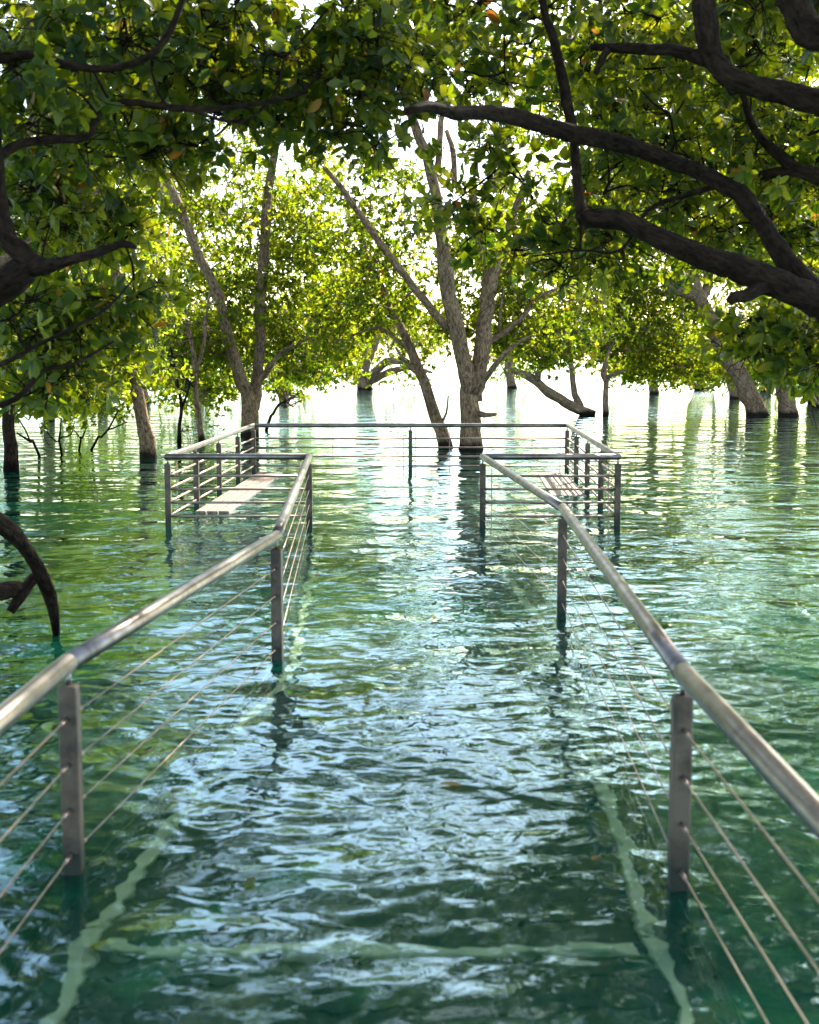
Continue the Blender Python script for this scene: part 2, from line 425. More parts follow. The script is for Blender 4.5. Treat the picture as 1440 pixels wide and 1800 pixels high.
# ------------------------------------------------------------- water and bed
def build_water():
    rng = np.random.default_rng(5)
    ys = [1.0]
    while ys[-1] < 34: ys.append(ys[-1] + max(.013, .0034 * ys[-1]))
    while ys[-1] < 900: ys.append(ys[-1] * 1.06)
    ys = np.array([-80, -30, -10, -3, -.5, .4, .8] + ys)
    us = np.linspace(-1, 1, 520)
    outer = np.array([1.5, 4, 10, 25, 70, 200, 500.0])
    X = np.empty((len(ys), 520 + 14)); 
    for i, y in enumerate(ys):
        w = .75 + .36 * max(y, .5)
        X[i] = np.concatenate([-(w + outer[::-1]), us * w, w + outer])
    Y = np.repeat(ys[:, None], X.shape[1], 1)
    fade = np.clip((Y - .9) / .25, 0, 1) * np.clip((33 - Y) / 10, 0, 1)
    fade[:, :8] = 0; fade[:, -8:] = 0
    # sum of directional ripples
    Z = np.zeros_like(X)
    comps = []
    for k in range(64):
        lam = math.exp(rng.uniform(math.log(.036), math.log(.22)))
        th = rng.normal(math.pi / 2, .95) if rng.random() < .8 else rng.uniform(0, math.pi)
        comps.append((lam, th, rng.uniform(0, 6.28)))
    wx = X + .05 * np.sin(3.1 * Y + 1.3 * X) + .03 * np.sin(7.7 * X - 2.1 * Y); wy = Y + .05 * np.sin(2.7 * X - 1.1 * Y) + .03 * np.sin(5.9 * Y + 3.3 * X)
    patch = .75 + .25 * np.sin(.9 * X + .5 * Y + 1) * np.sin(.37 * Y - .6 * X)
    for lam, th, ph in comps:
        kk = 2 * math.pi / lam
        slope = .0180 * (.50 + .50 * np.clip((Y - 2.6) / 2.6, 0, 1))
        loc = np.clip((lam / (.0042 * np.maximum(Y, 1)) - 3) / 3, 0, 1)   # drop what the grid cannot carry
        Z += slope / kk * loc * np.sin(kk * (math.cos(th) * wx + math.sin(th) * wy) + ph) 
    Z *= fade * patch
    V = np.stack([X, Y, Z], -1).reshape(-1, 3)
    nr, nc = X.shape
    i, j = np.meshgrid(np.arange(nr - 1), np.arange(nc - 1), indexing='ij')
    Q = np.stack([i * nc + j, i * nc + j + 1, (i + 1) * nc + j + 1, (i + 1) * nc + j], -1).reshape(-1, 4)
    me = make_mesh('water', V, Q.ravel(), np.arange(len(Q)) * 4, [M_WATER])
    o = bpy.data.objects.new('water', me); COL.objects.link(o); o.location.z = WL
    tag(o, 'clear turquoise tidal water covered in small ripples', kind='structure')
build_water()
mb = MB(); n = 60
gx = np.linspace(-1, 1, n); S = np.sign(gx) * (np.abs(gx) ** 2.2) * 700
Xg, Yg = np.meshgrid(S, S + 0)
Zg = BED + .08 * np.sin(Xg * 1.3) * np.cos(Yg * .9)
V = np.stack([Xg, Yg + 100, Zg], -1).reshape(-1, 3)
i, j = np.meshgrid(np.arange(n - 1), np.arange(n - 1), indexing='ij')
mb.add_bulk(V, np.stack([i * n + j, i * n + j + 1, (i + 1) * n + j + 1, (i + 1) * n + j], -1).reshape(-1, 4), 4)
tag(mb.build('seabed', [M_BED]), 'dark silty bottom under the water', kind='structure')

# ------------------------------------------------------------- submerged boardwalk
LEFT = [(-.90, .4), (-.85, 3.19), (-.57, 5.55), (-.78, 10.14)]
RIGHT = [(.70, .4), (.66, 3.09), (.78, 6.61), (.57, 10.14)]
PLAT = [(-1.88, 10.14), (-1.79, 15.02), (1.81, 15.02), (1.62, 10.14)]
bw = empty('boardwalk', (0, .4, DECK), 'submerged timber boardwalk with pale edge strips under the water', kind='structure')
def lerp_side(S, y):
    for (x0, y0), (x1, y1) in zip(S, S[1:]):
        if y <= y1 or (x1, y1) == S[-1]: return x0 + (x1 - x0) * (y - y0) / (y1 - y0)
mb = MB(); rng = np.random.default_rng(3)
y = .2
while y < 10.1:
    xl, xr = lerp_side(LEFT, y) - .08, lerp_side(RIGHT, y) + .08
    mb.box(((xl + xr) / 2, y + .068, DECK - .02 + rng.normal(0, .0015)), (xr - xl, .132, .04)); y += .14
while y < 15.1:
    mb.box((-.07, y + .068, DECK - .02 + rng.normal(0, .0015)), (3.8, .132, .04)); y += .14
mb.build('deck', [M_DECK], bw, (0, .4, DECK), smooth=False)
def strip(a, b, w=.042, h=.035):
    a = np.array(a); b = np.array(b); d = b - a; l = np.linalg.norm(d); d /= l
    mb = MB(); c = (a + b) / 2
    mb.box((c[0], c[1], DECK + h / 2 + .003), (l, w, h), (d[0], d[1], 0), (-d[1], d[0], 0), bev=.006)
    mb.build('edge_strip', [M_PALE], bw, (0, .4, DECK), smooth=False)
ins = .05
LS = [(-.80, .6), (-.80, 3.2), (-.64, 4.85), (-.53, 5.6), (-.70, 10.0)]
RS = [(.60, .6), (.62, 3.2), (.645, 4.4), (.71, 6.5), (.52, 10.0)]
for S in (LS, RS):
    for a, b in zip(S, S[1:]):
        a = np.array(a); b = np.array(b); u = (b - a) / np.linalg.norm(b - a) * .004
        strip(tuple(a + u), tuple(b - u))
strip((-.745, 3.10), (.57, 3.10), .048)
for x in (-.75, .55):
    pass
bl = [(-1.7, 11.0, -1.50, 15.0), ]
def bench(x0, y0, x1, y1, w, label, top=-.03):
    a = np.array([x0, y0]); b = np.array([x1, y1]); d = b - a; l = np.linalg.norm(d); d /= l; nrm = np.array([-d[1], d[0]])
    c = (a + b) / 2
    e = empty('bench', (c[0], c[1], DECK), label, 'bench', 'submerged platform benches')
    mb = MB()
    for k in (-1, 0, 1):
        cc = c + nrm * k * w / 3
        mb.box((cc[0], cc[1], top - .02), (l, w / 3 - .012, .04), (*d, 0), (*nrm, 0), bev=.004)
    mb.build('seat', [M_BENCH], e, (c[0], c[1], DECK), smooth=False)
    for s in (-1, 1):
        q = c + d * s * (l / 2 - .2)
        mb = MB(); mb.box((q[0], q[1], (DECK + top - .04) / 2), (.06, w * .8, top - .04 - DECK), (*d, 0), (*nrm, 0), bev=.005)
        mb.build('leg', [M_DECK], e, (c[0], c[1], DECK), smooth=False)
bench(-1.67, 11.0, -1.58, 14.8, .30, 'pale plank bench just under the water along the left side of the platform', -.024)
bench(1.52, 12.4, 1.62, 14.8, .34, 'pale plank bench just under the water along the right side of the platform', -.036)

# ------------------------------------------------------------- railing
rail = empty('railing', (-.85, 3.19, DECK), 'stainless steel railing with round handrail around the flooded walkway and platform', 'railing')
RO = (-.85, 3.19, DECK)
RZ = .5
PATH = LEFT + PLAT + RIGHT[::-1]
PATH[0] = (-.90, .3); PATH[-1] = (.70, .3)
PP = [np.array([x, y, RZ]) for x, y in PATH]
dirs = [unit(b - a) for a, b in zip(PP, PP[1:])]
sides = 24
for i, (a, b) in enumerate(zip(PP, PP[1:])):
    d = dirs[i]; s = np.array([-d[1], d[0], 0])
    ang = np.linspace(0, 2 * np.pi, sides, endpoint=False)
    rr = .0245
    ring = np.outer(np.cos(ang) * rr, s) + np.outer(np.sin(ang) * rr, [0, 0, 1])
    def cut(p, nrm):
        t = -(ring @ nrm) / (d @ nrm)
        return p + ring + np.outer(t, d)
    n0 = unit(dirs[i - 1] + d) if i > 0 else d
    n1 = unit(dirs[i + 1] + d) if i < len(dirs) - 1 else d
    r0 = cut(a, n0); r1 = cut(b, n1)
    L = np.linalg.norm(b - a); m = max(2, int(L / .4))
    V = np.vstack([r0 * (1 - t) + r1 * t for t in np.linspace(0, 1, m)])
    fs = [(k * sides + q, k * sides + (q + 1) % sides, (k + 1) * sides + (q + 1) % sides, (k + 1) * sides + q) for k in range(m - 1) for q in range(sides)]
    mb = MB(); mb.add(V, fs + [tuple(range(sides))[::-1], tuple((m - 1) * sides + q for q in range(sides))])
    mb.build('handrail', [M_RAIL], rail, RO)
def post(x, y, d, holes=(), w=.046, t=.044, top=.445, hs=.0):
    d = unit(np.array([d[0], d[1], 0.0])); s = np.array([-d[1], d[0], 0])
    mb = MB(); mb.box((x, y, (DECK + top) / 2), (t, w, top - DECK), d, s, bev=.004)
    p = mb.build('post', [M_POST], rail, RO, smooth=False)
    mb = MB(); tube(mb, [(x, y, top - .004), (x, y, RZ - .02)], [.007, .007], 10, step=.02)
    st = mb.build('stem', [M_RAIL], p, RO)
    for z in holes:
        for sg in (-1, 1):
            mb = MB(); c = np.array([x, y, z]) + d * sg * (t / 2)
            tube(mb, [c - d * sg * .003, c + d * sg * .0015], [.0065, .0065], 10, step=.01)
            mb.build('hole_disc', [M_HOLE], p, RO)  # dark disc drawn where the post has an open cable hole
    return p
ZC = [.363, .246, .130, .013, -.105, -.22, -.335]
for S in (LEFT, RIGHT):
    for i in (1, 2, 3):
        d = np.array(S[i]) - np.array(S[i - 1])
        if i == 3: d = np.array([0, 1.0])
        post(S[i][0], S[i][1], d, ZC[:4])
def wire(a, b, r, name, sd=8):
    mb = MB(); tube(mb, [a, b], [r, r], sd, step=1.0); mb.build(name, [M_WIRE], rail, RO)
for S in (LEFT, RIGHT):
    for i in (1, 2):
        for sg in (-1, 1):
            d_ = unit(np.array(S[i + sg]) - np.array(S[i]))
            for z in ZC[:4]: wire((*(np.array(S[i]) + d_ * .026), z), (*(np.array(S[i]) + d_ * .085), z), .0048, 'cable_fitting')
for S in (LEFT, RIGHT):
    for i in range(3):
        for z in ZC: wire((*S[i], z), (*S[i + 1], z), .0021, 'cable')
def between(a, b, n): return [tuple(np.array(a) + (np.array(b) - np.array(a)) * k / n) for k in range(n + 1)]
ZR = [.350, .247, .143, .035]
def bays(pts, ends=True):
    for k, (a, b) in enumerate(zip(pts, pts[1:])):
        for z in ZR: wire((*a, z), (*b, z), .0095, 'rod')
sl = between(PLAT[0], PLAT[1], 4); sr = between(PLAT[3], PLAT[2], 4); fr = between(PLAT[1], PLAT[2], 2)
bays(sl); bays(sr); bays(fr); bays([PLAT[0], LEFT[3]]); bays([RIGHT[3], PLAT[3]])
for p in sl: post(p[0], p[1], (0, 1))
for p in sr: post(p[0], p[1], (0, 1))
post(*fr[1], (1, 0), ZR[:3])
def tie(x, y): wire((x, y, DECK), (x, y, RZ - .02), .004, 'tie_bar', 6)
for x, y in ((PLAT[0][0] + .07, 10.14), (LEFT[3][0] - .07, 10.14), (RIGHT[3][0] + .07, 10.14), (PLAT[3][0] - .07, 10.14), (-.88, 15.02), (-.07, 15.02), (.07, 15.02), (PLAT[2][0] - .08, 15.02), (.46, 15.02)): tie(x, y)

# ------------------------------------------------------------- trees
TZ = lambda y: 1.25 * 2300 / (y - 632)
# centre: twin-stemmed tree behind the far rail
tree('twin-stemmed mangrove tree standing behind the far rail right of centre',
     [[(828, 784, 18.9, 18), (826, 720, 18.9, 17.5), (820, 660, 18.9, 15), (800, 570, 18.8, 14), (786, 500, 18.7, 13), (778, 430, 18.6, 11), (766, 340, 18.5, 10), (752, 280, 18.4, 9), (735, 235, 18.3, 8), (715, 185, 18.2, 7), (700, 135, 18, 6), (705, 60, 18, 5)],
      [(832, 705, 18.95, 15), (840, 660, 19, 15), (848, 600, 19, 14), (856, 540, 19.1, 13), (862, 495, 19.1, 14), (880, 440, 19.1, 8), (905, 370, 19, 6), (930, 300, 19, 4)],
      [(862, 505, 19.1, 8), (850, 440, 19.2, 7), (838, 380, 19.3, 6), (830, 320, 19.3, 5)],
      [(788, 580, 18.8, 8), (752, 535, 18.7, 7), (700, 470, 18.6, 6.5), (645, 395, 18.5, 6), (600, 330, 18.4, 5), (570, 295, 18.3, 4)],
      [(836, 690, 18.8, 6), (865, 650, 18.6, 5.5), (900, 610, 18.4, 4), (935, 590, 18.3, 2.5)],
      [(846, 610, 19.1, 6), (885, 585, 19.2, 6), (920, 555, 19.3, 5), (950, 520, 19.4, 4), (1010, 500, 19.6, 2.5)],
      [(878, 588, 19.2, 4), (880, 545, 19.1, 3), (885, 505, 19, 2)],
      [(845, 728, 18.8, 6), (858, 730, 18.6, 4), (872, 728, 18.5, 3)],
      [(764, 330, 18.5, 6), (772, 270, 18.6, 6), (775, 215, 18.7, 5), (790, 160, 18.8, 4)],
      [(800, 330, 19.3, 5), (797, 270, 19.4, 5), (785, 230, 19.5, 4)]],
     [(880, 560, 19, 120, 60, 1.1, 45), (960, 610, 18.8, 90, 38, .9, 34), (1010, 560, 19.4, 90, 60, 1, 30), (860, 450, 19.2, 130, 60, 1.2, 52), (700, 420, 18.4, 130, 80, 1.0, 46), (660, 500, 18.5, 90, 60, .9, 18),
      (930, 380, 19, 120, 90, 1.2, 46), (640, 300, 18.4, 120, 60, 1, 26), (700, 90, 18.2, 130, 80, 1.1, 22), (880, 180, 19, 60, 90, 1.2, 12), ('w', .2, 15.6, 7.2, 3.0, 2.4, .9, 130)], 11, leaf=.082, ros=16)  # 'w' clump added unseen above the view to block sky reflections
tree('slim mangrove leaning left beside the twin-stemmed trunk, with a small leafy shoot',
     [[(782, 781, 19.4, 12), (766, 735, 19.4, 10), (745, 670, 19.5, 9), (720, 610, 19.6, 8), (697, 560, 19.7, 7), (678, 515, 19.8, 6), (650, 470, 19.9, 5), (640, 430, 20, 3)],
      [(775, 745, 19.4, 3), (785, 725, 19.3, 2), (788, 695, 19.3, 1.5)],
      [(728, 625, 19.6, 3.5), (700, 600, 19.5, 3), (665, 575, 19.5, 2.5), (620, 590, 19.4, 2)],
      [(742, 665, 19.5, 4), (715, 640, 19.4, 3), (695, 610, 19.4, 2)]],
     [(640, 520, 19.8, 90, 70, .9, 34), (600, 600, 19.7, 80, 60, .9, 28), (700, 540, 19.8, 60, 50, .7, 12), (730, 600, 20.2, 60, 60, .7, 10)], 12, leaf=.085)
tree('double-trunked mangrove behind the left corner of the platform',
     [[(440, 762, 22.2, 14), (441, 730, 22.2, 15), (437, 700, 22.2, 13), (420, 660, 22.1, 11), (405, 605, 22, 10), (393, 560, 21.9, 9), (385, 520, 21.8, 9), (365, 480, 21.7, 8), (350, 450, 21.6, 8), (332, 405, 21.5, 8), (305, 340, 21.4, 8), (280, 290, 21.3, 7), (262, 250, 21.2, 6), (240, 180, 21, 5)],
      [(446, 720, 22.3, 12), (452, 665, 22.3, 10), (458, 600, 22.4, 10), (457, 540, 22.4, 9), (462, 480, 22.5, 9), (467, 400, 22.5, 9), (472, 340, 22.6, 8), (482, 275, 22.6, 7), (495, 210, 22.7, 6)],
      [(452, 675, 22.3, 6), (475, 645, 22.2, 5), (490, 625, 22.2, 4), (520, 605, 22.1, 3), (555, 590, 22, 2)],
      [(430, 680, 22.2, 4), (450, 682, 22, 4), (456, 660, 22, 3)]],
     [(440, 640, 22, 140, 55, 1.3, 40), (350, 685, 24, 110, 22, .8, 26), (520, 655, 25, 80, 22, .8, 24), (590, 560, 24, 60, 60, .8, 22), (350, 560, 21.8, 120, 80, 1.3, 50), (480, 540, 22, 130, 80, 1.4, 64), (420, 440, 22, 170, 90, 1.6, 62), (300, 400, 21.5, 110, 100, 1.4, 36),
      (540, 440, 22, 110, 90, 1.3, 54), (560, 620, 22, 80, 50, 1, 34), (370, 300, 21.8, 140, 90, 1.5, 34), (200, 300, 21.5, 130, 120, 1.5, 30), (520, 340, 22.5, 100, 70, 1.3, 26), ('w', -5.5, 23, 8.2, 3.2, 2.5, 1.6, 80)], 13, leaf=.088, ros=16)
tree('stout bare trunk leaning left just beyond the left end of the platform',
     [[(262, 799, 17.2, 13), (252, 750, 17.2, 11.5), (243, 700, 17.2, 11), (234, 650, 17.2, 10), (224, 600, 17.2, 9.5), (215, 560, 17.1, 9), (206, 500, 17, 8), (200, 440, 17, 7), (190, 370, 16.8, 6)],
      [(216, 570, 17.1, 4), (240, 530, 16.9, 3), (250, 480, 16.8, 2)]],
     [(170, 420, 16.8, 120, 110, 1.3, 50), (200, 560, 17.6, 100, 60, 1.0, 26), (240, 650, 18, 70, 40, .8, 16), (130, 690, 17.5, 110, 26, .7, 36), (120, 300, 16.5, 120, 100, 1.3, 34)], 14, leaf=.082, ros=15)
tree('dark upright trunk at the left edge of the water, sprouting at its foot',
     [[(20, 820, 15.3, 12), (17, 770, 15.3, 11), (14, 710, 15.3, 11), (10, 640, 15.3, 10), (4, 560, 15.3, 9), (-4, 450, 15.2, 8), (-10, 340, 15, 7)],
      [(14, 690, 15.3, 4), (50, 660, 15.1, 3), (90, 640, 15, 2)]],
     [(60, 600, 15, 110, 90, 1.2, 40), (10, 450, 15, 100, 120, 1.2, 34), (80, 690, 15.6, 90, 40, .9, 24), (-120, 560, 15, 110, 160, 1.2, 44), (150, 650, 16, 90, 40, .9, 24)], 15, bark=M_DARK, leaf=.09)
tree('thin pale-stemmed mangrove between the leaning trunk and the double-trunked tree',
     [[(354, 770, 20.9, 5), (347, 720, 20.9, 5), (343, 670, 20.9, 4.5), (342, 630, 20.9, 4), (332, 580, 20.8, 3.5), (325, 540, 20.7, 3)],
      [(343, 660, 20.9, 3), (358, 610, 20.9, 3), (362, 560, 21, 2.5), (370, 510, 21, 2)]],
     [(320, 590, 20.8, 70, 50, .8, 22), (360, 690, 21.5, 60, 26, .6, 14)], 16, name='mangrove_sapling', cat='tree', leaf=.085)
tree('thin dark forked stem standing in the water left of the pale sapling',
     [[(315, 772, 20.6, 3.5), (317, 740, 20.6, 3.2), (319, 715, 20.6, 3), (312, 670, 20.5, 2.2), (300, 610, 20.4, 1.6)],
      [(319, 718, 20.6, 2.6), (330, 690, 20.6, 2), (338, 660, 20.6, 1.5)]],
     [(300, 640, 20.5, 60, 40, .7, 14)], 17, name='mangrove_sapling', cat='tree', bark=M_DARK, leaf=.085)
tree('fallen curving mangrove lying low over the bright water right of centre',
     [[(1047, 726, 30.5, 4), (1025, 722, 30.5, 9), (1005, 714, 30.5, 10), (985, 701, 30.4, 9), (965, 690, 30.3, 9), (950, 676, 30.2, 8), (935, 664, 30.1, 8), (915, 655, 30, 6), (895, 650, 30, 5)],
      [(1022, 715, 30.5, 7), (1010, 693, 30.5, 6), (1007, 665, 30.5, 5.5), (1003, 640, 30.4, 5), (995, 612, 30.3, 5), (998, 598, 30.3, 3)],
      [(945, 668, 30.1, 6), (946, 655, 30, 6), (953, 645, 29.9, 5), (940, 637, 29.8, 4), (920, 630, 29.8, 3)]],
     [(1000, 590, 30, 120, 44, 1.3, 44), (920, 600, 29.6, 80, 36, 1.2, 26), (1010, 500, 30, 150, 70, 2, 60)], 18, root=False, leaf=.11, clumpR=.5)
tree('slender bare stem with crooked top right of the fallen mangrove',
     [[(1065, 727, 30.6, 5), (1065, 700, 30.6, 5), (1066, 672, 30.6, 5), (1060, 655, 30.6, 5), (1066, 635, 30.5, 4), (1072, 615, 30.5, 3)],
      [(1066, 664, 30.6, 4), (1085, 655, 30.5, 3), (1102, 650, 30.4, 2)]],
     [(1110, 600, 30.5, 110, 42, 1.3, 46), (1090, 510, 30.5, 140, 60, 2, 50)], 19, leaf=.11, clumpR=.5)
tree('thick leaning mangrove standing in deep green water at the right',
     [[(1331, 726, 30.5, 17), (1318, 695, 30.5, 17), (1300, 660, 30.5, 16), (1280, 625, 30.4, 15), (1262, 590, 30.4, 14), (1245, 555, 30.3, 13), (1228, 520, 30.2, 13), (1215, 490, 30.2, 13), (1208, 450, 30, 12), (1180, 390, 29.6, 10), (1150, 320, 29, 8)],
      [(1222, 520, 30.2, 10), (1200, 512, 30, 10), (1180, 506, 29.8, 9)],
      [(1232, 530, 30.3, 8), (1245, 500, 30.6, 8), (1240, 470, 30.8, 6)],
      [(1212, 470, 30.2, 8), (1250, 420, 30.4, 7), (1290, 360, 30.6, 6), (1320, 290, 30.8, 5)]],
     [(1150, 560, 30, 110, 60, 1.8, 56), (1120, 440, 30, 140, 80, 2.2, 70), (1170, 648, 31, 120, 22, 1.6, 44), (1280, 655, 33, 100, 22, 1.6, 34), (1300, 440, 30.5, 140, 90, 2.4, 40), (1350, 600, 32.5, 110, 45, 1.6, 34), (1180, 310, 29.6, 160, 90, 2.4, 60), (1210, 640, 31, 90, 26, 1.3, 24), (1400, 330, 31, 120, 120, 2.4, 40), ('w', 8, 30, 9.0, 4.5, 3, 2.4, 140), ('w', 7.5, 25, 6.0, 2.6, 3, 2.2, 130), ('w', 10, 30, 4.5, 2.5, 2.5, 2.6, 50)], 20, leaf=.105, clumpR=.6, ros=18)  # 'w' clumps added high in the crown to darken the reflections at right
tree('upright stout trunk at the right, second from the right edge of the water',
     [[(1386, 729, 30.2, 15), (1382, 700, 30.2, 14), (1376, 670, 30.2, 14), (1384, 630, 30.1, 12), (1395, 570, 30, 10), (1400, 500, 30, 8)]],
     [(1400, 600, 29.6, 110, 60, 1.8, 56), (1440, 500, 29.8, 120, 90, 2, 50), (1470, 640, 30, 90, 40, 1.3, 30)], 21, leaf=.105, clumpR=.6, ros=18)
tree('short trunk at the right edge under hanging leaves',
     [[(1440, 700, 36, 11), (1436, 680, 36, 11), (1436, 650, 36, 10), (1450, 600, 36, 8)]],
     [(1500, 560, 35, 120, 90, 2, 50), (1470, 620, 36, 80, 40, 1.4, 20)], 22, leaf=.105, clumpR=.6, ros=18)
# far trees
tree('distant spreading mangrove with low arching limbs on the bright horizon left of centre',
     [[(640, 683, 57, 12), (636, 668, 57, 11), (642, 640, 57, 10), (655, 612, 57, 8), (670, 570, 57, 6)],
      [(645, 680, 57, 7), (658, 656, 56.5, 8), (678, 638, 56, 7), (703, 635, 55.6, 5), (730, 640, 55, 3)],
      [(650, 672, 57, 6), (690, 652, 56.6, 6), (728, 647, 56, 4), (760, 655, 55.6, 2)],
      [(638, 660, 57, 6), (615, 650, 57.5, 5), (600, 655, 58, 3)]],
     [(640, 600, 57, 110, 44, 3, 60), (720, 570, 56, 110, 60, 3, 60), (690, 668, 55, 55, 12, 1.5, 14), (600, 540, 57, 110, 60, 3, 50)], 23, leaf=.17, clumpR=.8)
tree('distant leaning mangrove with a drooping hooked limb on the right horizon',
     [[(1228, 683, 56, 7), (1215, 672, 56, 7), (1200, 655, 56, 6), (1190, 630, 56, 5)],
      [(1222, 672, 56, 4), (1245, 682, 55.5, 4), (1256, 676, 55.5, 3.5), (1256, 655, 55.5, 3)]],
     [(1160, 628, 56, 110, 26, 3, 56), (1240, 610, 56, 110, 38, 3, 60), (1100, 590, 56, 80, 40, 3, 34)], 24, leaf=.17, clumpR=.7)
tree('pale far trunk glimpsed between the two thick right-hand trunks',
     [[(1345, 684, 54, 10), (1348, 660, 54, 9), (1352, 630, 54, 8), (1360, 590, 54, 6)]],
     [(1340, 620, 54, 100, 36, 3, 50), (1430, 610, 53, 100, 50, 3, 50)], 25, leaf=.17, clumpR=.8)
for i, (bx, by, w, hgt, lab) in enumerate([
        (85, 735, 90, 120, 'low leafy mangrove on the far left water, half hidden behind the dark edge trunk'),
        (180, 712, 90, 110, 'leafy mangrove behind the leaning bare trunk at the left'),
        (255, 704, 80, 100, 'low crowned mangrove far behind the bare leaning trunk'),
        (350, 700, 90, 110, 'bushy mangrove far behind the pale sapling'),
        (500, 690, 90, 110, 'round crowned mangrove far behind the double-trunked tree'),
        (-60, 720, 120, 200, 'tall shaded mangrove just beyond the left edge'),
        (1150, 690, 100, 110, 'bushy far mangrove between the crooked slender stem and the thick leaning trunk'),
        (1290, 698, 110, 110, 'bushy far mangrove directly behind the thick leaning trunk'),
        (1430, 706, 110, 110, 'leafy far mangrove at the right edge behind the short trunk'),
        (900, 680, 80, 90, 'small far mangrove on the horizon above the fallen mangrove')]):
    Y = TZ(by)
    tree(lab, [[(bx, by, Y, 8), (bx - 6, by - 40, Y, 7), (bx + 8, by - 90, Y, 5), (bx, by - 150, Y, 3)]],
         [(bx, by - 30, Y, w, 24, 1.6, 26), (bx, by - 65, Y, w, 32, 1.6, 40), (bx + 20, by - 120, Y, w, 55, 2, 50), (bx - 10, by - 220, Y, w * 1.1, 80, 2.4, 50), (bx, by - 330, Y, w * 1.1, 70, 2.4, 26)], 40 + i, leaf=.13, clumpR=.6)

# bare saplings in the water at the left
def sap(label, stems, seed, blobs=()):
    tree(label, stems, blobs, seed, name='bare_sapling', cat='sapling', bark=M_DARK, root=True, step=.05, rough=.05, leaf=.06, clumpR=.16, ros=5, twr=.004, group='bare saplings in the left shallows')
sap('bare sapling leaning left beside the dark edge trunk', [[(67, 796, 17.5, 2.2), (53, 776, 17.5, 2.2), (40, 768, 17.5, 1.8), (30, 761, 17.5, 1.4)], [(53, 776, 17.5, 1.8), (46, 758, 17.5, 1.4), (33, 736, 17.5, 1)]], 60)
sap('bare sapling forked like a candlestick, second from the left', [[(108, 795, 17.7, 1.8), (104, 776, 17.7, 1.8), (106, 758, 17.7, 1.3), (108, 735, 17.7, 1)], [(104, 776, 17.7, 1.4), (98, 775, 17.7, 1.3), (86, 764, 17.7, 1.1), (78, 748, 17.7, .8)], [(105, 772, 17.7, 1.3), (111, 768, 17.7, 1.3), (125, 764, 17.7, 1.1), (131, 742, 17.7, .8)]], 61)
sap('bare two-pronged sapling between the candlestick sapling and the long slanting one', [[(140, 786, 18.6, 1.7), (144, 771, 18.6, 1.5), (150, 757, 18.6, 1.2), (152, 735, 18.6, .9)], [(143, 773, 18.6, 1.2), (132, 758, 18.6, 1), (117, 744, 18.6, .8)]], 62)
sap('bare sapling slanting right toward the stout leaning trunk', [[(164, 785, 18.8, 2), (178, 769, 18.8, 1.9), (192, 752, 18.8, 1.6), (208, 722, 18.8, 1.2)], [(188, 757, 18.8, 1.4), (205, 750, 18.8, 1.2), (224, 742, 18.8, .9)]], 63, [(215, 730, 18.8, 22, 14, .2, 6)])
tree('leafless-based shoot with dark leaves beside the double-trunked mangrove',
     [[(470, 750, 24, 2.5), (480, 728, 24, 2.4), (490, 712, 24, 2.2), (502, 705, 24, 1.6)]], [(500, 690, 24, 34, 14, .5, 14)], 64, name='mangrove_sapling', cat='tree', bark=M_DARK, leaf=.085, clumpR=.25, ros=7)
# seedlings poking out of the water in front of the pale sapling
for i, (px, py, lab) in enumerate([(336, 768, 'small seedling poking from the water left of the pale sapling foot'), (378, 767, 'small seedling poking from the water right of the pale sapling foot')]):
    r_ = np.random.default_rng(70 + i); b = on(px, py); e = empty('seedling', (b[0], b[1], -.1), lab, 'seedling', 'leafy seedlings')
    mb = MB(); pts = []
    for q in range(6):
        p = b + np.array([r_.uniform(-.16, .16), r_.uniform(-.05, .05), r_.uniform(.06, .16)]); twig(mb, b + np.array([0, 0, -.1]), p, .004, .002, r_); pts.append(p)
    mb.build('stem', [M_LEAF, M_DARK], e, (b[0], b[1], -.1), leafy=True, bark=True)
    mb = MB(); leaves(mb, np.array(pts), np.tile([[0, 0, 1.0]], (6, 1)), np.full(6, .08), 6, r_, True)
    mb.build('foliage', [M_LEAF], e, (b[0], b[1], -.1), leafy=True, bark=True)

